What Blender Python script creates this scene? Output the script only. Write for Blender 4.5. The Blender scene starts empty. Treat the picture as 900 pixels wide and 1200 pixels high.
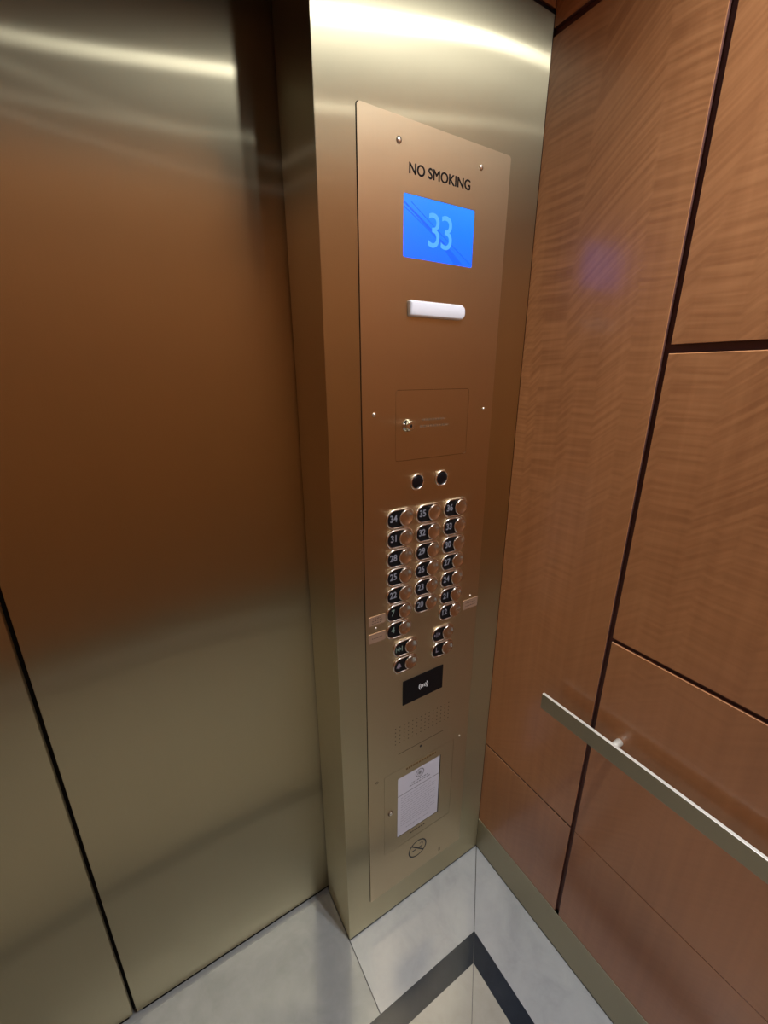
import bpy, bmesh, math, random
from mathutils import Vector, Matrix
random.seed(7)
sc = bpy.context.scene
COL = sc.collection

# ------------------------------------------------------------------ sizes
W = 0.4925          # width of the return column beside the doors
D = 0.1553          # depth of the door recess
XC = -1.0268        # meeting line of the two door leaves
XL = -2.0536        # left wall
YB = -1.60          # back wall
ZT = 2.19           # top of return column and of the door opening
ZC = 2.51           # ceiling
FP = 0.002          # face of the return column (the faceplate's face is y = 0)

# ------------------------------------------------------------------ materials
class NT:
    def __init__(s, name):
        s.m = bpy.data.materials.new(name); s.m.use_nodes = True
        s.t = s.m.node_tree; s.n = s.t.nodes; s.l = s.t.links
        s.b = s.n['Principled BSDF']
    def node(s, typ, **kw):
        n = s.n.new(typ)
        for k, v in kw.items(): setattr(n, k, v)
        return n
    def link(s, a, b): s.l.new(a, b)
    def math(s, op, a, b=None, c=None, clamp=False):
        n = s.node('ShaderNodeMath', operation=op); n.use_clamp = clamp
        for i, x in enumerate((a, b, c)):
            if x is None: continue
            if isinstance(x, (int, float)): n.inputs[i].default_value = x
            else: s.link(x, n.inputs[i])
        return n.outputs[0]
    def noise(s, vec, scale=1, detail=2, rough=.5, dist=0):
        n = s.node('ShaderNodeTexNoise'); n.inputs['Scale'].default_value = scale
        n.inputs['Detail'].default_value = detail; n.inputs['Roughness'].default_value = rough
        n.inputs['Distortion'].default_value = dist
        if vec is not None: s.link(vec, n.inputs['Vector'])
        return n.outputs['Fac']
    def comb(s, x, y, z=0.0):
        n = s.node('ShaderNodeCombineXYZ')
        for i, v in enumerate((x, y, z)):
            if isinstance(v, (int, float)): n.inputs[i].default_value = v
            else: s.link(v, n.inputs[i])
        return n.outputs[0]
    def pos(s):
        g = s.node('ShaderNodeNewGeometry'); x = s.node('ShaderNodeSeparateXYZ')
        s.link(g.outputs['Position'], x.inputs[0]); s.geo = g
        return x.outputs
    def ramp(s, fac, stops):
        n = s.node('ShaderNodeValToRGB'); e = n.color_ramp.elements
        while len(e) < len(stops): e.new(.5)
        for i, (p, c) in enumerate(stops):
            e[i].position = p; e[i].color = (c[0], c[1], c[2], 1) if isinstance(c, tuple) else (c, c, c, 1)
        s.link(fac, n.inputs[0]); return n.outputs[0]
    def rng(s, v, a, b, c, d):
        n = s.node('ShaderNodeMapRange'); s.link(v, n.inputs[0])
        for i, q in enumerate((a, b, c, d)): n.inputs[i + 1].default_value = q
        return n.outputs[0]
    def bump(s, h, strength, dist):
        n = s.node('ShaderNodeBump'); n.inputs['Strength'].default_value = strength
        n.inputs['Distance'].default_value = dist; s.link(h, n.inputs['Height'])
        s.link(n.outputs[0], s.b.inputs['Normal']); return n

def plain(name, col, rough=.5, metal=0.0, spec=.5, coat=0.0):
    k = NT(name); b = k.b
    b.inputs['Base Color'].default_value = (*col, 1); b.inputs['Roughness'].default_value = rough
    b.inputs['Metallic'].default_value = metal; b.inputs['Specular IOR Level'].default_value = spec
    b.inputs['Coat Weight'].default_value = coat
    return k.m

def emit(name, col, strength):
    k = NT(name); b = k.b
    b.inputs['Base Color'].default_value = (*[c * .2 for c in col], 1)
    b.inputs['Emission Color'].default_value = (*col, 1); b.inputs['Emission Strength'].default_value = strength
    b.inputs['Roughness'].default_value = .3
    return k.m

def brushed(name, col, lobes, warp=0.0, grain=.06):
    """sheet metal brushed vertically: reflections smear sideways"""
    k = NT(name); x, y, z = k.pos()
    u = k.math('ADD', x, y)
    fine = k.noise(k.comb(k.math('MULTIPLY', u, 900), k.math('MULTIPLY', z, 5)), 1, 2)
    smudge = k.noise(k.comb(k.math('MULTIPLY', u, 6), k.math('MULTIPLY', z, 3.2)), 1, 3, .6)
    f = k.math('ADD', k.math('MULTIPLY', fine, grain), k.math('MULTIPLY', smudge, .10))
    mx = k.node('ShaderNodeMix', data_type='RGBA')
    k.link(f, mx.inputs['Factor'])
    mx.inputs[6].default_value = (*col, 1); mx.inputs[7].default_value = (*[c * .35 for c in col], 1)
    c = k.node('ShaderNodeVectorMath', operation='CROSS_PRODUCT')
    k.link(k.geo.outputs['Normal'], c.inputs[0]); c.inputs[1].default_value = (0, 0, 1)
    nrm = None
    if warp:
        bn = k.node('ShaderNodeBump'); bn.inputs['Strength'].default_value = warp; bn.inputs['Distance'].default_value = .02
        k.link(k.noise(k.comb(k.math('MULTIPLY', u, 2.2), k.math('MULTIPLY', z, 1.6)), 1, 1), bn.inputs['Height'])
        nrm = bn.outputs[0]
    out = None
    for share, narrow, wide in lobes:
        g = k.node('ShaderNodeBsdfAnisotropic')
        k.link(mx.outputs[2], g.inputs['Color'])
        g.inputs['Anisotropy'].default_value = -(1 - math.sqrt(narrow / wide))
        g.inputs['Roughness'].default_value = math.sqrt(math.sqrt(narrow * wide))
        k.link(c.outputs[0], g.inputs['Tangent'])
        if nrm: k.link(nrm, g.inputs['Normal'])
        if out is None: out = g.outputs[0]
        else:
            ms = k.node('ShaderNodeMixShader'); ms.inputs[0].default_value = share
            k.link(out, ms.inputs[1]); k.link(g.outputs[0], ms.inputs[2]); out = ms.outputs[0]
    k.link(out, k.n['Material Output'].inputs['Surface']); k.n.remove(k.b)
    return k.m

BRASS = (.65, .56, .36)
M_DOOR = brushed('brushed_bronze_door', BRASS, [(1, .0055, .60), (.58, .060, .44)], .10)
M_COL = brushed('brushed_bronze_column', BRASS, [(1, .006, .65), (.66, .062, .46)], .10)
M_PLATE = brushed('brushed_bronze_plate', (.68, .55, .355), [(1, .030, .36), (.6, .10, .38)], 0)
M_BASE = brushed('brushed_bronze_base', (.43, .38, .27), [(1, .10, .30)], 0)
M_RAIL = plain('satin_nickel_rail', (.40, .365, .26), .45, .9)
M_POST = plain('satin_post', (.80, .76, .66), .42, .5)
M_TAG = plain('engraved_tag', (.52, .36, .25), .45, .7)
M_TAGMARK = plain('tag_mark', (.16, .10, .07), .6, .5)
M_BEZEL = plain('polished_bezel', (.82, .75, .67), .22, 1)
M_CAP = plain('polished_cap', (.66, .58, .49), .22, 1)
M_CHROME = plain('chrome', (.75, .74, .70), .12, 1)
M_SCREW = plain('screw_metal', (.78, .74, .66), .32, 1)
M_BLACK = plain('black_paint', (.010, .009, .010), .45)
M_JEWEL = plain('dark_jewel', (.006, .005, .006), .3, 0, .2)
M_GLOSSBLACK = plain('black_plastic', (.004, .004, .005), .45, 0, .22)
M_DARK = plain('dark_gap', (.006, .005, .005), .8, 0, .1)
M_ENGRAVE = plain('engraving', (.13, .085, .05), .6, .4)
M_NUM = plain('numeral_silver', (.21, .21, .24), .5)
M_NUMG = plain('numeral_green', (.17, .23, .19), .5)
M_NUMV = plain('numeral_violet', (.20, .165, .20), .5)
M_PAPER = plain('paper', (.62, .61, .68), .7)
M_INK = plain('ink', (.10, .10, .12), .7)
M_INKF = plain('ink_faint', (.40, .39, .46), .7)
M_AMBER = plain('amber_engraving', (.22, .12, .03), .6, .3)
M_WHITE = plain('white_lens', (.80, .80, .84), .25)
M_REVEAL = plain('dark_reveal', (.125, .050, .038), .5)
M_SOFFIT = plain('soffit', (.012, .010, .009), .6)
M_SILL = plain('sill_metal', (.30, .295, .28), .5, .3)
M_CEIL = plain('ceiling_panel', (.045, .047, .045), .45)
M_LAMP = emit('downlight_lens', (.90, .97, 1.06), 10)
M_BLUE = None

def screen():
    k = NT('blue_screen'); b = k.b; x, y, z = k.pos()
    f = k.rng(z, 1.756, 1.852, 0, 1)
    c = k.ramp(f, [(0, (.006, .085, .9)), (.55, (.005, .115, .9)), (1, (.012, .150, .8))])
    k.link(c, b.inputs['Emission Color']); b.inputs['Emission Strength'].default_value = 2.0
    b.inputs['Base Color'].default_value = (.004, .01, .03, 1); b.inputs['Roughness'].default_value = .25
    return k.m
M_BLUE = screen()
M_BLUEDARK = emit('screen_sweep', (.007, .125, 1.1), 1.0)
M_BLUEMID = emit('screen_sweep_soft', (.008, .14, 1.2), 1.0)
M_DIGIT = emit('screen_digit', (.085, .40, 1.3), 1.0)

def wood():
    k = NT('figured_veneer'); b = k.b; x, y, z = k.pos()
    u = k.math('ADD', x, y)
    # vertical strips of alternately level and rising fiddleback ripple
    wob = k.noise(k.comb(k.math('MULTIPLY', u, 3), k.math('MULTIPLY', z, 1.2)), 1, 2)
    st = k.noise(k.comb(k.math('MULTIPLY', u, 15), k.math('MULTIPLY', z, .8)), 1, 1)
    m = k.rng(st, .47, .53, 0, 1)
    jit = k.math('MULTIPLY', wob, .06)
    la = k.noise(k.comb(k.math('MULTIPLY', u, 7), k.math('MULTIPLY', k.math('ADD', z, jit), 112)), 1, 1, .5, .1)
    sl = k.math('ADD', k.math('ADD', z, jit), k.math('MULTIPLY', u, .85))
    lb = k.noise(k.comb(k.math('MULTIPLY', u, 5), k.math('MULTIPLY', sl, 98)), 1, 1, .5, .1)
    mx = k.node('ShaderNodeMix'); k.link(m, mx.inputs[0]); k.link(la, mx.inputs[2]); k.link(lb, mx.inputs[3])
    rip = k.rng(mx.outputs[0], .34, .66, -1, 1)
    # strength of the figure varies over the sheet
    amp = k.rng(k.noise(k.comb(k.math('MULTIPLY', u, 4), k.math('MULTIPLY', z, 1.1), 3.0), 1, 2), .35, .7, .35, 1.0)
    # ripple contrast rises toward the top, standing in for glancing lamplight
    amp = k.math('MULTIPLY', amp, k.rng(z, .9, 2.1, .20, 1.15))
    rip = k.math('MULTIPLY', rip, amp)
    grain = k.noise(k.comb(k.math('MULTIPLY', u, 60), k.math('MULTIPLY', z, 1.5)), 1, 3)
    cloud = k.noise(k.comb(k.math('MULTIPLY', u, 2.5), k.math('MULTIPLY', z, 1.3), 9.0), 1, 2)
    f = k.math('ADD', k.math('MULTIPLY', rip, .23), k.math('MULTIPLY', grain, .30))
    f = k.math('ADD', f, k.math('MULTIPLY', cloud, .55))
    f = k.math('ADD', f, .07)
    c = k.ramp(f, [(.12, (.240, .086, .029)), (.5, (.405, .168, .061)), (.88, (.55, .245, .095))])
    k.link(c, b.inputs['Base Color'])
    b.inputs['Roughness'].default_value = .42
    b.inputs['Coat Weight'].default_value = .8; b.inputs['Coat Roughness'].default_value = .19
    k.bump(rip, .10, .0006)
    return k.m
M_WOOD = wood()

def marble(name, c0, c1, c2, seed, spec=.5):
    k = NT(name); b = k.b; x, y, z = k.pos()
    v = k.comb(x, y, seed)
    a = k.noise(v, 5, 5, .6, .6); d = k.noise(v, 16, 4, .6, 1.2)
    f = k.math('ADD', k.math('MULTIPLY', a, .7), k.math('MULTIPLY', d, .3))
    c = k.ramp(f, [(.30, c0), (.48, c1), (.70, c2)])
    k.link(c, b.inputs['Base Color']); b.inputs['Roughness'].default_value = .16
    b.inputs['Specular IOR Level'].default_value = spec
    return k.m
M_MARBLE = marble('white_marble', (.26, .265, .27), (.33, .335, .335), (.385, .385, .38), 1.0)
M_GREYMARBLE = marble('grey_marble', (.18, .185, .18), (.235, .237, .23), (.29, .29, .28), 4.0)
M_CREAM = marble('cream_marble', (.29, .27, .225), (.35, .33, .285), (.40, .385, .345), 7.0)
M_INLAY = marble('dark_stone', (.011, .015, .022), (.017, .022, .031), (.025, .030, .040), 2.0, .22)
M_GROUT = plain('grout', (.10, .095, .09), .8)

# ------------------------------------------------------------------ mesh helpers
def new_obj(name, bm, mat, parent=None, loc=(0, 0, 0), smooth=False):
    me = bpy.data.meshes.new(name)
    bmesh.ops.recalc_face_normals(bm, faces=bm.faces[:])
    bm.to_mesh(me); bm.free()
    if smooth:
        for p in me.polygons: p.use_smooth = True
    me.materials.append(mat)
    o = bpy.data.objects.new(name, me); COL.objects.link(o)
    o.location = loc
    if parent is not None: o.parent = parent
    return o

def box_into(bm, a, b, bev=0.0):
    vs = [bm.verts.new((x, y, z)) for x in (a[0], b[0]) for y in (a[1], b[1]) for z in (a[2], b[2])]
    fs = [bm.faces.new([vs[i] for i in q]) for q in ((0, 1, 3, 2), (4, 6, 7, 5), (0, 4, 5, 1), (2, 3, 7, 6), (0, 2, 6, 4), (1, 5, 7, 3))]
    if bev:
        es = list({e for f in fs for e in f.edges})
        bmesh.ops.bevel(bm, geom=es, offset=bev, segments=2, affect='EDGES', profile=.5)

def box(name, a, b, mat, parent=None, bev=0.0, org=(0, 0, 0)):
    bm = bmesh.new(); box_into(bm, [a[i] - org[i] for i in range(3)], [b[i] - org[i] for i in range(3)], bev)
    return new_obj(name, bm, mat, parent)

def rrect(x0, x1, z0, z1, r, n=6):
    pts = []
    for cx, cz, a0 in ((x1 - r, z1 - r, 0), (x0 + r, z1 - r, 90), (x0 + r, z0 + r, 180), (x1 - r, z0 + r, 270)):
        for i in range(n + 1):
            a = math.radians(a0 + 90 * i / n); pts.append((cx + r * math.cos(a), cz + r * math.sin(a)))
    return pts

def circ(x, z, r, n=24):
    return [(x + r * math.cos(2 * math.pi * i / n), z + r * math.sin(2 * math.pi * i / n)) for i in range(n)]

def prism_into(bm, pts, y0, y1):
    a = [bm.verts.new((x, y0, z)) for x, z in pts]; b = [bm.verts.new((x, y1, z)) for x, z in pts]
    bm.faces.new(a); bm.faces.new(b)
    for i in range(len(pts)):
        j = (i + 1) % len(pts); bm.faces.new((a[i], a[j], b[j], b[i]))

def loft_into(bm, loops, cap0=True, cap1=True):
    rows = [[bm.verts.new(p) for p in l] for l in loops]
    for r, s in zip(rows, rows[1:]):
        for i in range(len(r)):
            j = (i + 1) % len(r); bm.faces.new((r[i], r[j], s[j], s[i]))
    if cap0: bm.faces.new(rows[0])
    if cap1: bm.faces.new(rows[-1])

def arc_into(bm, cx, cz, r0, r1, a0, a1, y0, y1, n=12):
    """flat ring segment in the plane of the panel"""
    full = abs(a1 - a0) >= 360
    o = []; i_ = []
    for k in range(n if full else n + 1):
        a = math.radians(a0 + (a1 - a0) * k / n)
        o.append((cx + r1 * math.cos(a), cz + r1 * math.sin(a))); i_.append((cx + r0 * math.cos(a), cz + r0 * math.sin(a)))
    m = len(o)
    for k in range(m if full else m - 1):
        j = (k + 1) % m
        prism_into(bm, [i_[k], o[k], o[j], i_[j]], y0, y1)

def cut(name, outer, holes, y0, y1, mat, parent, org):
    """plate with outline OUTER and real openings HOLES"""
    def sh(p): return [(x - org[0], z - org[2]) for x, z in p]
    bm = bmesh.new(); prism_into(bm, sh(outer), y0 - org[1], y1 - org[1])
    tmp = new_obj('tmp_a', bm, mat)
    bm = bmesh.new()
    for h in holes: prism_into(bm, sh(h), y0 - .05, y1 + .05)
    hb = new_obj('tmp_b', bm, mat)
    md = tmp.modifiers.new('b', 'BOOLEAN'); md.operation = 'DIFFERENCE'; md.solver = 'EXACT'; md.object = hb
    dg = bpy.context.evaluated_depsgraph_get(); dg.update()
    me = bpy.data.meshes.new_from_object(tmp.evaluated_get(dg))
    for t in (tmp, hb):
        m_ = t.data; bpy.data.objects.remove(t); bpy.data.meshes.remove(m_)
    o = bpy.data.objects.new(name, me); o.data.name = name; COL.objects.link(o)
    o.parent = parent
    return o

def text_mesh(txt, size, extr, align='CENTER', sx=1.0, bold=0.0):
    cu = bpy.data.curves.new('txt', 'FONT'); cu.body = txt; cu.size = size; cu.extrude = extr
    cu.align_x = align; cu.align_y = 'CENTER'; cu.offset = bold
    o = bpy.data.objects.new('txt', cu); COL.objects.link(o)
    dg = bpy.context.evaluated_depsgraph_get(); dg.update()
    me = bpy.data.meshes.new_from_object(o.evaluated_get(dg))
    bpy.data.objects.remove(o); bpy.data.curves.remove(cu)
    xs = [v.co.x for v in me.vertices]; ys = [v.co.y for v in me.vertices]
    me.transform(Matrix.Translation((-(min(xs) + max(xs)) / 2, -(min(ys) + max(ys)) / 2, 0)))
    me.transform(Matrix.Rotation(math.pi / 2, 4, 'X') @ Matrix.Diagonal((sx, 1, 1, 1)))
    return me

def text_fit(name, txt, x0, x1, z0, z1, y, mat, parent, org, bold=0.0):
    me = text_mesh(txt, .02, .0002, bold=bold)
    xs = [v.co.x for v in me.vertices]; zs = [v.co.z for v in me.vertices]
    me.transform(Matrix.Diagonal(((x1 - x0) / (max(xs) - min(xs)), 1, (z1 - z0) / (max(zs) - min(zs)), 1)))
    me.materials.append(mat); me.name = name
    o = bpy.data.objects.new(name, me); COL.objects.link(o); o.parent = parent
    o.location = ((x0 + x1) / 2 - org[0], y - org[1], (z0 + z1) / 2 - org[2])
    return o

def empty(name, loc):
    o = bpy.data.objects.new(name, None); COL.objects.link(o); o.location = loc
    o.empty_display_size = .1
    return o

def thing(o, label, cat, group=None):
    o['label'] = label; o['category'] = cat
    if group: o['group'] = group
    return o

def struct(o): o['kind'] = 'structure'; return o

# ------------------------------------------------------------------ the cab
floor = struct(box('floor', (XL - .1, YB - .1, -.06), (.1, D + .12, -.0035), M_GROUT))
J = .0011           # half a joint
def slab(name, pts, mat, z=0.0, t=.003):
    bm = bmesh.new()
    a = [bm.verts.new((x, y, z)) for x, y in pts]; b = [bm.verts.new((x, y, z - t)) for x, y in pts]
    bm.faces.new(a); bm.faces.new(b)
    for i in range(len(pts)):
        j = (i + 1) % len(pts); bm.faces.new((a[i], a[j], b[j], b[i]))
    return new_obj(name, bm, mat, floor)
IO, II = -.1695, -.2210       # outer and inner edge of the dark border, from each wall
XJ = -.4925                   # joint that runs from the column's corner
xo, xi = XL - IO, XL - II     # the border's left side
yo, yi = YB - IO, YB - II
e = J
# border slabs, mitred at the corners
slab('marble_slab', [(XJ + e, FP), (-e, FP), (IO - e, IO), (XJ + e, IO)], M_MARBLE)
slab('marble_slab', [(0, -e), (0, YB + e), (IO, yo + e), (IO, IO - e)], M_MARBLE)
slab('marble_slab', [(XL - XJ + e, D - .011), (XJ - e, D - .011), (XJ - e, IO), (XL - XJ + e, IO)], M_GREYMARBLE)
slab('marble_slab', [(XL + e, FP), (XL - XJ - e, FP), (XL - XJ - e, IO), (xo + e, IO)], M_MARBLE)
slab('marble_slab', [(XL, -e), (XL, YB + e), (xo, yo + e), (xo, IO - e)], M_MARBLE)
slab('marble_slab', [(XL + e, YB), (-e, YB), (IO - e, yo), (xo + e, yo)], M_MARBLE)
# dark border
slab('dark_border', [(xo + e, IO), (IO - e, IO), (II - e, II), (xi + e, II)], M_INLAY, .0002)
slab('dark_border', [(IO, IO - e), (IO, yo + e), (II, yi + e), (II, II - e)], M_INLAY, .0002)
slab('dark_border', [(xo, IO - e), (xo, yo + e), (xi, yi + e), (xi, II - e)], M_INLAY, .0002)
slab('dark_border', [(xo + e, yo), (IO - e, yo), (II - e, yi), (xi + e, yi)], M_INLAY, .0002)
# centre field in four mitred pieces
cx_, cy_ = XL / 2, YB / 2
hw = (II - xi) / 2; hh = (II - yi) / 2
rx = cx_ + hw - hh; lx = cx_ - hw + hh
slab('cream_slab', [(xi + e, II), (II - e, II), (rx - e, cy_ + e), (lx + e, cy_ + e)], M_CREAM)
slab('cream_slab', [(II, II - e), (II, yi + e), (rx + e, cy_)], M_CREAM)
slab('cream_slab', [(xi, II - e), (xi, yi + e), (lx - e, cy_)], M_CREAM)
slab('cream_slab', [(xi + e, yi), (II - e, yi), (rx - e, cy_ - e), (lx + e, cy_ - e)], M_CREAM)
box('door_sill', (XL - XJ, D - .010, -.02), (XJ, D + .06, -.0015), M_SILL, floor)

ceiling = struct(box('ceiling', (XL - .1, YB - .1, ZC), (.1, D + .12, ZC + .05), M_CEIL))
def lathe_into(bm, prof, n=28, axis='Z'):
    loops = []
    for r, h in prof:
        l = []
        for i in range(n):
            a = 2 * math.pi * i / n
            if axis == 'Z': l.append((r * math.cos(a), r * math.sin(a), h))
            else: l.append((r * math.cos(a), h, r * math.sin(a)))
        loops.append(l)
    loft_into(bm, loops)
lamp0 = None
LAMPS = ((-.192, -.68), (-.175, -1.12), (XL + .19, -.56), (XL + .19, -1.09))
for lx_, ly_ in LAMPS:
    if True:
        bm = bmesh.new(); lathe_into(bm, [(.046, 0), (.062, 0), (.062, -.003), (.056, -.006), (.047, -.004), (.046, 0)])
        t = new_obj('downlight', bm, M_CHROME, ceiling, (lx_, ly_, ZC))
        bm = bmesh.new(); lathe_into(bm, [(.045, 0), (.045, -.002), (.0435, -.0025)])
        new_obj('lens', bm, M_LAMP, t, (0, 0, 0))
        li = bpy.data.lights.new('downlight_beam', 'SPOT'); li.energy = 71 if lx_ > -1 else 25 if ly_ > -.8 else 7; li.color = (.91, .965, 1.03)
        li.spot_size = math.radians(137); li.spot_blend = 1; li.shadow_soft_size = .022
        lo = bpy.data.objects.new('downlight_beam', li); COL.objects.link(lo); lo.location = (lx_, ly_, ZC - .012)

# walls of wood panels over a dark reveal
def dark_edges(o, ax):
    o.data.materials.append(M_REVEAL)           # the sides of each panel are stained dark
    for p in o.data.polygons:
        if abs(p.normal[ax]) < .3: p.material_index = 1
    return o
def wood_panel(parent, a, b):
    o = box('wood_panel', a, b, M_WOOD, parent, .0007)
    return dark_edges(o, 1 if b[0] - a[0] > b[1] - a[1] and b[1] - a[1] < .05 else 0)
T = .009
wall_right = struct(box('wall_right', (T, YB - .06, 0), (T + .05, FP + .2, ZC), M_REVEAL))
G = .0058
gy = -.3045
ZR0, ZR1 = 2.1567, 2.1704
g3 = .4567
def right(y0, y1, z0, z1): wood_panel(wall_right, (0, y0, z0), (T, y1, z1))
right(gy + G, FP, g3 + .0026, ZR0); right(gy + G, FP, .132, g3 - .0026)
def lipped(y0, y1, z0, z1, c=.0022):
    # panel whose upper front edge is eased to a small chamfer
    bm = bmesh.new(); sec = [(T, z0), (0, z0), (0, z1 - c), (c, z1), (T, z1)]
    a = [bm.verts.new((x, y0, z)) for x, z in sec]; b = [bm.verts.new((x, y1, z)) for x, z in sec]
    bm.faces.new(a); bm.faces.new(b)
    for i in range(5): bm.faces.new((a[i], a[(i + 1) % 5], b[(i + 1) % 5], b[i]))
    dark_edges(new_obj('wood_panel', bm, M_WOOD, wall_right), 0)
cols = [(gy - G, -.80 + G), (-.80 - G, -1.295 + G)]
for y1, y0 in cols:
    right(y0, y1, 1.598 + .007, ZR0); lipped(y0, y1, 1.0235 + .0065, 1.598 - .007, .0012)
    lipped(y0, y1, g3 + .0012, 1.0235 - .0025); right(y0, y1, .132, g3 - .0012)
right(YB, -1.295 - G, g3 + .0012, ZR0); right(YB, -1.295 - G, .132, g3 - .0012)
right(YB, FP, ZR1, ZC)
wall_left = struct(box('wall_left', (XL - T - .05, YB - .06, 0), (XL - T, FP + .2, ZC), M_REVEAL))
for y1, y0 in [(FP, gy + G)] + cols + [(-1.295 - G, YB)]:
    wood_panel(wall_left, (XL - T, y0, .132), (XL, y1, ZR0))
wood_panel(wall_left, (XL - T, YB, ZR1), (XL, FP, ZC))
wall_back = struct(box('wall_back', (XL - .06, YB - T - .05, 0), (.06, YB - T, ZC), M_REVEAL))
bx_ = [0, -.30, -.78, -1.27, -1.75, XL]
for xa, xb in zip(bx_, bx_[1:]):
    wood_panel(wall_back, (xb + .005, YB - T, .132), (xa - .005, YB, ZR0))
wood_panel(wall_back, (XL, YB - T, ZR1), (0, YB, ZC))

struct(box('baseboard_right', (-.0015, YB, .0050), (T, FP - .0005, .1316), M_BASE, None, .0006))
struct(box('baseboard_left', (XL - T, YB, .0022), (XL + .0015, FP - .0005, .1316), M_BASE, None, .0006))
struct(box('baseboard_back', (XL + .002, YB - T, .0022), (-.002, YB + .0015, .1316), M_BASE, None, .0006))

# front: two return columns, wood header, dark soffit
wall_front = struct(empty('wall_front', (0, 0, 0)))
box('return_column', (-W, FP, .0050), (-.0006, D - .006, ZT), M_COL, wall_front, .0012)
box('return_column', (XL + .0006, FP, .0050), (XL + W, D - .006, ZT), M_COL, wall_front, .0012)
wood_panel(wall_front, (XL, FP, ZT + .008), (-.0006, FP + .014, ZC))
box('header_backing', (XL - .06, FP + .014, ZT + .008), (.06, D + .12, ZC), M_SOFFIT, wall_front)
box('soffit', (XL - .06, FP + .004, ZT), (.06, D + .12, ZT + .008), M_SOFFIT, wall_front)
box('recess_backing', (XL - .06, D + .06, -.0015), (.06, D + .12, ZT), M_DARK, wall_front)

# doors
def door(name, x0, x1):
    d = struct(box(name, (x0, D, .013), (x1, D + .035, ZT - .004), M_DOOR, None, .0012))
    box('door_foot', (x0 + .01, D + .004, .0005), (x1 - .01, D + .03, .013), M_DARK, d)
    return d
d1 = door('door_1', XC + .0046, XC + .62); d2 = door('door_2', XC - .62, XC - .0046)
box('edge_seal', (XC - .0075, D + .012, .01), (XC + .0046, D + .033, ZT - .006), M_DARK, d1)

# ------------------------------------------------------------------ handrail
HX, H0, H1, HY = -.0450, .7785, .8207, -.1962
hr = thing(empty('handrail', (0, HY, H0)), 'flat brushed metal handrail bar on the wood panelled right wall', 'handrail')
OR = (0, HY, H0)
box('rail', (HX, YB + .2, H0), (HX + .0075, HY, H1), M_RAIL, hr, .0006, OR)
rl = bpy.data.objects['rail']; rl.data.materials.append(M_POST)       # lighter top face stands in for lamplight from above
for p_ in rl.data.polygons:
    if p_.normal.z > .5: p_.material_index = 1
for py in (-.366, -1.234):
    bm = bmesh.new()
    loft_into(bm, [[(x, r * math.cos(2 * math.pi * i / 24), r * math.sin(2 * math.pi * i / 24)) for i in range(24)]
                   for x, r in ((HX + .007, .0080), (.0, .0080))])
    p = new_obj('post', bm, M_POST, hr, (0, py - HY, (H0 + H1) / 2 - .001 - H0), True)
    for poly in p.data.polygons: poly.use_smooth = len(poly.vertices) == 4

# ------------------------------------------------------------------ control panel
FL, FR, FT, FB = -.4224, -.0874, 1.9549, .104
O = ((FL + FR) / 2, FP, FB)
cp = thing(empty('control_panel', O), 'tall brushed bronze elevator control panel with blue floor display and rows of buttons', 'control panel')
SD = (-.3472, -.1600, 1.3905, 1.5290)      # service cabinet door
CD = (-.3750, -.1395, .2620, .5545)        # certificate door
PW = (-.3325, -.1875, .2995, .5222)        # its window
DS = (-.3345, -.1720, 1.7565, 1.8525)      # display
def R4(r): return (r[0], r[1], r[2], r[3])
def grow(r, g): return (r[0] - g, r[1] + g, r[2] - g, r[3] + g)
cut('faceplate', rrect(FL, FR, FB, FT, .006), [rrect(*grow(SD, .0007), .006), rrect(*grow(CD, .0007), .003), rrect(*DS, .003)], 0, FP - .0003, M_PLATE, cp, O)

def panel_obj(name, pts_list, y0, y1, mat, parent=cp, bev=0.0):
    bm = bmesh.new()
    for pts in pts_list: prism_into(bm, [(x - O[0], z - O[2]) for x, z in pts], y0 - O[1], y1 - O[1])
    return new_obj(name, bm, mat, parent)

# thin dark sheet behind the plate, drawn in as its shadow line
panel_obj('shadow_line', [rrect(FL - .0014, FR + .0008, FB - .0006, FT + .0006, .006)], FP - .0004, FP - .0001, M_DARK)

lt = text_fit('lettering', 'NO SMOKING', -.3237, -.1870, 1.8813, 1.8972, -.0001, M_BLACK, cp, O)
bm = bmesh.new(); bm.from_mesh(lt.data); base = bm.verts[:] + bm.edges[:] + bm.faces[:]
for dx, dz in ((.0006, 0), (-.0006, 0), (0, .0004), (0, -.0004)):     # heavier strokes
    g_ = bmesh.ops.duplicate(bm, geom=base)['geom']
    bmesh.ops.translate(bm, verts=[v for v in g_ if isinstance(v, bmesh.types.BMVert)], vec=(dx, 0, dz))
bm.to_mesh(lt.data); bm.free()

# display
scr = panel_obj('display_screen', [rrect(*grow(DS, -.0002), .003)], .0006, FP - .0001, M_BLUE); scr['label'] = 'glowing blue display'
dw, dh = DS[1] - DS[0], DS[3] - DS[2]
def dp(u, v): return (DS[0] + u * dw, DS[3] - v * dh)
def sweep(pa, pb):
    """band between two poly-curves given in display fractions"""
    return [[dp(*pa[i]), dp(*pa[i + 1]), dp(*pb[i + 1]), dp(*pb[i])] for i in range(len(pa) - 1)]
def curve(p0, p1, p2, n=16):
    return [((1 - t) ** 2 * p0[0] + 2 * t * (1 - t) * p1[0] + t * t * p2[0], (1 - t) ** 2 * p0[1] + 2 * t * (1 - t) * p1[1] + t * t * p2[1]) for t in [i / n for i in range(n + 1)]]
bandA = sweep(curve((.01, .12), (.50, .55), (.86, .985)), curve((.01, .15), (.47, .58), (.72, .985)))
bandB = sweep(curve((.01, .19), (.35, .48), (.60, .72)), curve((.01, .215), (.34, .50), (.60, .74)))
bandC = sweep(curve((.10, .10), (.55, .55), (.985, .93)), curve((.10, .115), (.55, .57), (.985, .97)))
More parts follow.
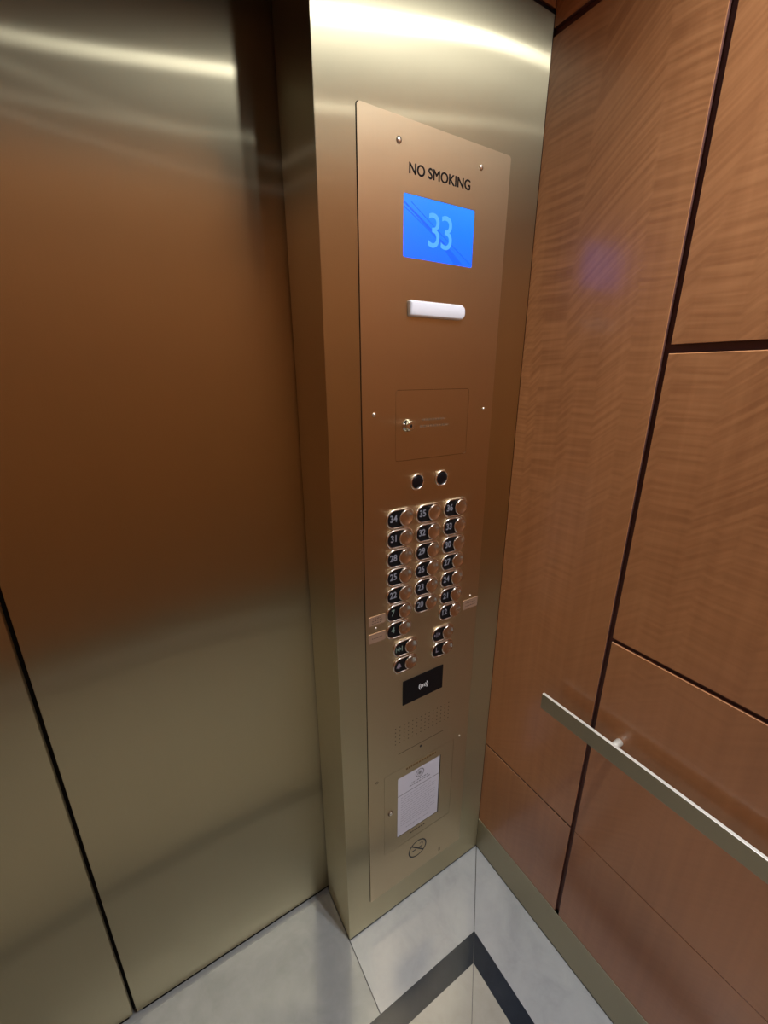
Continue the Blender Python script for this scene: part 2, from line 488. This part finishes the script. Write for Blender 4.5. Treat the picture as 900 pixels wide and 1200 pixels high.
def flat(name, polys, y, mat, parent):
    bm = bmesh.new()
    for q in polys: prism_into(bm, [(x - O[0], z - O[2]) for x, z in q], y - O[1], y + .0001 - O[1])
    return new_obj(name, bm, mat, parent)
flat('sweep_band', bandA, .00045, M_BLUEDARK, scr); flat('sweep_band', bandB + bandC, .0004, M_BLUEMID, scr)
text_fit('digit', '3', -.2800, -.2545, 1.7785, 1.8325, .0001, M_DIGIT, scr, O)
text_fit('digit', '3', -.2505, -.2250, 1.7785, 1.8325, .0001, M_DIGIT, scr, O)

# emergency lamp: long white lens, rounded front
lx0, lx1, lz0, lz1 = -.3235, -.1905, 1.6605, 1.6875
bm = bmesh.new()
def rr3(g, y, r):
    pts = []
    for (cx, cz, rr_, a0) in ((lx1 - g - r, lz1 - g - r, r, 0), (lx0 + g + .003, lz1 - g - .003, .003, 90), (lx0 + g + .003, lz0 + g + .003, .003, 180), (lx1 - g - r, lz0 + g + r, r, 270)):
        for i in range(7):
            a = math.radians(a0 + 15 * i); pts.append((cx + rr_ * math.cos(a) - O[0], y - O[1], cz + rr_ * math.sin(a) - O[2]))
    return pts
loft_into(bm, [rr3(0, FP - .001, .011), rr3(0, -.007, .011), rr3(.0012, -.0098, .010), rr3(.0035, -.0112, .008)])
lamp = new_obj('lamp_lens', bm, M_WHITE, cp, (0, 0, 0), True); lamp['label'] = 'white lamp lens'

# screws
def screw(x, z, r=.0038):
    bm = bmesh.new(); lathe_into(bm, [(r, .0005), (r, -.0012), (r * .75, -.0023), (r * .3, -.0027)], 16, 'Y')
    return new_obj('screw', bm, M_SCREW, cp, (x - O[0], -O[1], z - O[2]), True)
for x, z, r in ((-.3450, 1.9225, .0052), (-.1625, 1.9218, .0046), (-.3968, 1.4853, .0040), (-.1143, 1.4852, .0034),
                (-.3972, 1.0163, .0030), (-.1150, 1.0163, .0028), (-.1180, .5553, .0032)): screw(x, z, r)
bm = bmesh.new(); arc_into(bm, -.3978 - O[0], .5527 - O[2], .0030, .0042, 0, 360, -.0003 - O[1], .0005 - O[1], 16)
new_obj('empty_screw_hole', bm, M_ENGRAVE, cp)

# service cabinet
sd = panel_obj('service_door', [rrect(*SD, .0055)], .0001, FP - .0002, M_PLATE)
bm = bmesh.new()
def dash_row(bm, x0, x1, z, h, seed, y, wmin=.003, wmax=.007):
    rnd = random.Random(seed); x = x0
    while x < x1:
        w = min(rnd.uniform(wmin, wmax), x1 - x)
        prism_into(bm, [(x - O[0], z - O[2]), (x + w - O[0], z - O[2]), (x + w - O[0], z + h - O[2]), (x - O[0], z + h - O[2])], y - O[1], y + .0002 - O[1])
        x += w + .0022
dash_row(bm, -.282, -.222, 1.468, .0045, 1, 0); dash_row(bm, -.288, -.212, 1.455, .0045, 2, 0)
new_obj('worn_engraving', bm, plain('worn_engraving', (.36, .27, .175), .45, .9), sd)
# key switch: barrel sticking out of the service door
bm = bmesh.new(); lathe_into(bm, [(.0125, .001), (.0125, -.002), (.0098, -.003), (.0095, -.013), (.0082, -.0145)], 28, 'Y')
ks = new_obj('key_switch', bm, M_CHROME, cp, (-.3200 - O[0], -O[1], 1.4610 - O[2]), True); ks['label'] = 'chrome key switch'
for p_ in ks.data.polygons: p_.use_smooth = len(p_.vertices) == 4
bm = bmesh.new(); prism_into(bm, rrect(-.0011, .0011, -.0042, .0042, .001, 3), -.0148, -.0140); prism_into(bm, circ(0, 0, .0026, 14), -.0148, -.0140)
new_obj('keyhole', bm, M_BLACK, ks)

# two round indicator jewels
for x in (-.2930, -.2270):
    z = 1.3415
    bm = bmesh.new(); lathe_into(bm, [(.0178, .001), (.0178, -.003), (.0168, -.0042), (.0150, -.0042), (.0142, -.0025), (.0142, 0.0)], 32, 'Y')
    g = new_obj('indicator', bm, M_BEZEL, cp, (x - O[0], -O[1], z - O[2]), True)
    bm = bmesh.new(); lathe_into(bm, [(.0144, .0005), (.0144, -.0022), (.010, -.0036), (.005, -.0042)], 28, 'Y')
    new_obj('jewel', bm, M_JEWEL, g, (0, 0, 0), True)

# floor buttons
BW, BH = .0715, .0440
def obr(g, y):
    return [(x, y, z) for x, z in rrect(-BW / 2 + g, BW / 2 - g, -BH / 2 + g, BH / 2 - g, BH / 2 - g - .0002, 9)]
CXB = BW / 2 - BH / 2 + .0005
def make_button():
    bm = bmesh.new()
    loft_into(bm, [obr(0, .0012), obr(0, -.0030), obr(.0008, -.0046), obr(.0022, -.0052), obr(.0034, -.0046), obr(.0038, -.0012)], True, True)
    b = new_obj('floor_button', bm, M_BEZEL, cp, (0, 0, 0), True)
    for p_ in b.data.polygons: p_.use_smooth = len(p_.vertices) == 4
    bm = bmesh.new()
    loft_into(bm, [obr(.0040, -.0011), obr(.0040, -.0026)])
    new_obj('number_plate', bm, M_GLOSSBLACK, b)
    bm = bmesh.new(); lathe_into(bm, [(.0182, -.0020), (.0182, -.0060), (.0176, -.0074), (.0166, -.0081), (.0154, -.0082), (.0142, -.0077), (.0110, -.0064), (.0070, -.0054), (.0030, -.0049), (.0008, -.0048)], 36, 'Y')
    new_obj('push_cap', bm, M_CAP, b, (CXB, 0, 0), True)
    return b
b0 = make_button(); first = [True]
num_cache = {}
def button(x, z, txt, mat=M_NUM):
    if first[0]:
        first[0] = False; b = b0
    else:
        b = b0.copy(); COL.objects.link(b); b.parent = cp
        for ch in list(b0.children):
            if ch.name.startswith('numeral') or ch.name.startswith('symbol'): continue
            c = ch.copy(); COL.objects.link(c); c.parent = b
    b.location = (x - O[0], -O[1], z - O[2])
    if txt.startswith('#'):
        bm = bmesh.new(); y0, y1 = -.0030, -.0025
        if txt == '#open':      # door-open sign
            for q in (-.0085, 0, .0085): prism_into(bm, rrect(q - .0009, q + .0009, -.007, .007, .0004, 2), y0, y1)
            for s in (-1, 1): prism_into(bm, [(s * .0022, -.004), (s * .0022, .004), (s * .0066, 0)], y0, y1)
        elif txt == '#close':
            for q in (-.0018, .0018): prism_into(bm, rrect(q - .0007, q + .0007, -.007, .007, .0004, 2), y0, y1)
            for s in (-1, 1): prism_into(bm, [(s * .0092, -.004), (s * .0092, .004), (s * .0040, 0)], y0, y1)
        else:                   # bell
            prism_into(bm, [(-.0075, -.005), (.0075, -.005), (.0052, -.001), (.004, .004), (0, .0078), (-.004, .004), (-.0052, -.001)], y0, y1)
            prism_into(bm, circ(0, -.0068, .0017, 10), y0, y1)
        new_obj('symbol', bm, mat, b, (-.0185, 0, 0))
    else:
        me = text_mesh(txt, .0215, .0002, sx=.86, bold=.0003); me.materials.append(mat); me.name = 'numeral'
        o = bpy.data.objects.new('numeral', me); COL.objects.link(o); o.parent = b; o.location = (-.0165, -.0028, .0018)
    return b
c1, c2, c3 = -.3360, -.2600, -.1830
Z0, PZ = 1.2675, .0454
for i, t_ in enumerate(('34', '31', '28', '25', '22', '7', '4')): button(c1, Z0 - i * PZ, t_, M_NUMG if i > 4 else M_NUM)
for i, t_ in enumerate(('35', '32', '29', '26', '23', '20')): button(c2, Z0 - .001 - i * PZ, t_)
for i, t_ in enumerate(('36', '33', '30', '27', '24', '21', '12')): button(c3, Z0 - .001 - i * PZ, t_)
button(-.3165, .9385, '#open', M_NUMG); button(-.3165, .8910, '#bell', M_NUMV)
button(-.2020, .9365, '#close', M_NUMV); button(-.2020, .8905, 'L', M_NUMV)

# little engraved tags beside the buttons
def tag(x0, x1, z0, z1, rows, seed):
    t = panel_obj('engraved_tag', [rrect(x0, x1, z0, z1, .001, 2)], -.0012, .0004, M_TAG)
    bm = bmesh.new()
    for i in range(rows):
        z = z1 - (z1 - z0) * (i + 1) / (rows + 1)
        dash_row(bm, x0 + .008, x1 - .009, z - .0012, .0022, seed + i, -.00135, .002, .006)
    new_obj('tag_lettering', bm, M_TAGMARK, t)
tag(-.4150, -.3720, 1.0255, 1.0480, 3, 11); tag(-.4155, -.3720, .9800, 1.0040, 1, 21); tag(-.1370, -.0880, .9795, 1.0060, 2, 31)

# card reader
rd = panel_obj('card_reader', [rrect(-.3215, -.1945, .7640, .8365, .0012, 2)], -.0016, .0004, M_GLOSSBLACK); rd['label'] = 'black card reader window'
bm = bmesh.new(); rcx, rcz = -.2578 - O[0], .7995 - O[2]
for r in (.0085, .0135):
    for a in (0, 180): arc_into(bm, rcx, rcz, r - .0011, r + .0011, a - 42, a + 42, -.0018 - O[1], -.0015 - O[1], 10)
prism_into(bm, rrect(rcx - .0040, rcx - .0012, rcz - .0042, rcz + .0042, .0005, 2), -.0018 - O[1], -.0015 - O[1])
prism_into(bm, rrect(rcx + .0012, rcx + .0040, rcz - .0042, rcz + .0042, .0005, 2), -.0018 - O[1], -.0015 - O[1])
new_obj('contactless_symbol', bm, plain('white_print', (.75, .75, .75), .5), rd)

# speaker perforations, slot and microphone hole
bm = bmesh.new()
for i in range(14):
    for j in range(5):
        prism_into(bm, [(x - O[0], z - O[2]) for x, z in circ(-.3415 + i * .01345, .6475 + j * .0128, .0017, 8)], -.00015 - O[1], .0004 - O[1])
new_obj('speaker_grille', bm, M_ENGRAVE, cp)
panel_obj('slot', [rrect(-.3325, -.1810, .6085, .6105, .0008, 2)], -.00015, .0004, M_ENGRAVE)
panel_obj('microphone_hole', [circ(-.2587, .5970, .0042, 14)], -.00015, .0004, M_BLACK)

# certificate door with its window
cdr = cut('certificate_door', rrect(*CD, .003), [rrect(*PW, .001, 2)], .0001, FP - .0002, M_PLATE, cp, O)
bm = bmesh.new(); lathe_into(bm, [(.0080, .001), (.0080, -.0012), (.0068, -.0022), (.0035, -.0024)], 22, 'Y')
lk = new_obj('cabinet_lock', bm, M_ENGRAVE, cdr, (-.3562 - O[0], -O[1], .4140 - O[2]), True)
bm = bmesh.new(); lathe_into(bm, [(.0046, -.0020), (.0046, -.0036), (.003, -.0042)], 18, 'Y')
new_obj('lock_core', bm, M_SCREW, lk, (0, 0, 0), True)
bm = bmesh.new()
dash_row(bm, -.306, -.204, .5395, .0060, 41, -.0001, .004, .009)
new_obj('door_lettering', bm, M_AMBER, cdr)
bm = bmesh.new(); dash_row(bm, -.288, -.235, .2835, .0045, 42, -.0001, .004, .008)
new_obj('lower_lettering', bm, M_ENGRAVE, cdr)
panel_obj('window_shadow', [rrect(PW[1] - .0002, PW[1] + .0022, PW[2] - .001, PW[3] + .001, .0008, 2)], -.0002, .0004, M_BLACK, cdr)  # black strip painted in as the shade at the recess's right side

# no-smoking symbol
bm = bmesh.new(); sx_, sz_ = -.2583 - O[0], .1995 - O[2]; ya, yb = -.0002 - O[1], .0003 - O[1]
arc_into(bm, sx_, sz_, .0290, .0330, 0, 360, ya, yb, 40)
a = math.radians(-45); ux, uz = math.cos(a), math.sin(a)
def rot_rect(l0, l1, w0, w1): return [(sx_ + ux * l - uz * w, sz_ + uz * l + ux * w) for l, w in ((l0, w0), (l1, w0), (l1, w1), (l0, w1))]
prism_into(bm, rot_rect(-.0295, .0295, -.0022, .0022), ya, yb)
for q in ([(-.021, -.0035), (-.006, -.0035), (-.006, .0005), (-.021, .0005)], [(.006, -.0035), (.018, -.0035), (.018, .0005), (.006, .0005)]):
    prism_into(bm, [(sx_ + x, sz_ + z) for x, z in q], ya, yb)
arc_into(bm, sx_ + .013, sz_ + .009, .0050, .0068, -60, 150, ya, yb, 10)
new_obj('no_smoking_symbol', bm, M_BLACK, cp)
bm = bmesh.new()
for q in (-.1745, -.1700): prism_into(bm, [(x - O[0], z - O[2]) for x, z in rrect(q, q + .0018, .118, .134, .0006, 2)], -.0001 - O[1], .0004 - O[1])
new_obj('scuff_mark', bm, M_ENGRAVE, cp)

# inspection certificate behind the window
CO = ((PW[0] + PW[1]) / 2, .0012, PW[2])
ct = box('certificate', (PW[0] + .0006, .0010, PW[2] + .0006), (PW[1] - .0006, .0014, PW[3] - .0006), M_PAPER, None, 0, CO)
ct.location = CO
thing(ct, 'white printed certificate sheet with round seal in the window low on the control panel', 'certificate')
_O = O; O = CO
yy = .00095
def on_paper(name, bm, mat): return new_obj(name, bm, mat, ct)
bm = bmesh.new(); prism_into(bm, [(x - O[0], z - O[2]) for x, z in rrect(PW[0] + .001, PW[1] - .001, .4538, .4556, .0004, 2)], yy - O[1], yy + .0001 - O[1]); on_paper('rule', bm, M_INK)
bm = bmesh.new(); scx, scz = -.2580 - O[0], .5000 - O[2]
arc_into(bm, scx, scz, .0120, .0150, 0, 360, yy - O[1], yy + .0001 - O[1], 28)
arc_into(bm, scx, scz, .0075, .0088, 0, 360, yy - O[1], yy + .0001 - O[1], 20)
prism_into(bm, circ(scx, scz, .0055, 12), yy - O[1], yy + .0001 - O[1])
on_paper('seal', bm, plain('seal_ink', (.20, .20, .22), .7))
bm = bmesh.new(); dash_row(bm, -.287, -.228, .4765, .0038, 51, yy, .003, .008); dash_row(bm, -.293, -.222, .4680, .0038, 52, yy, .003, .008); on_paper('heading', bm, plain('head_ink', (.24, .24, .27), .7))
bm = bmesh.new()
for i in range(13): dash_row(bm, PW[0] + .012, PW[1] - (.012 if i % 3 else .03), .4415 - i * .0088, .0022, 60 + i, yy, .004, .012)
dash_row(bm, PW[0] + .03, PW[1] - .03, .318, .0030, 90, yy, .004, .010)
on_paper('small_print', bm, M_INKF)
O = _O

# ------------------------------------------------------------------ camera
cam = bpy.data.cameras.new('camera'); co = bpy.data.objects.new('camera', cam); COL.objects.link(co)
yaw, pit, rol = -.5504, -.3172, -.0019
F = Vector((-math.sin(yaw) * math.cos(pit), math.cos(yaw) * math.cos(pit), math.sin(pit)))
Rv = Vector((math.cos(yaw), math.sin(yaw), 0)); U = Rv.cross(F)
R2 = Rv * math.cos(rol) + U * math.sin(rol); U2 = -Rv * math.sin(rol) + U * math.cos(rol)
m = Matrix((R2, U2, -F)).transposed().to_4x4(); m.translation = Vector((-.8053, -.7014, 1.5579))
co.matrix_world = m
cam.sensor_fit = 'VERTICAL'; cam.sensor_height = 36; cam.lens = 490.1 * 36 / 1200
cam.clip_start = .02
sc.camera = co

# ------------------------------------------------------------------ world and view
w = bpy.data.worlds.new('world'); sc.world = w; w.use_nodes = True
w.node_tree.nodes['Background'].inputs[0].default_value = (0, 0, 0, 1)
vs = sc.view_settings
vs.view_transform = 'Standard'; vs.look = 'None'; vs.gamma = 1; vs.use_curve_mapping = False; vs.exposure = 0
cy = sc.cycles
cy.max_bounces = 10; cy.diffuse_bounces = 5; cy.glossy_bounces = 8
cy.sample_clamp_indirect = 6; cy.blur_glossy = .5
cy.use_denoising = True
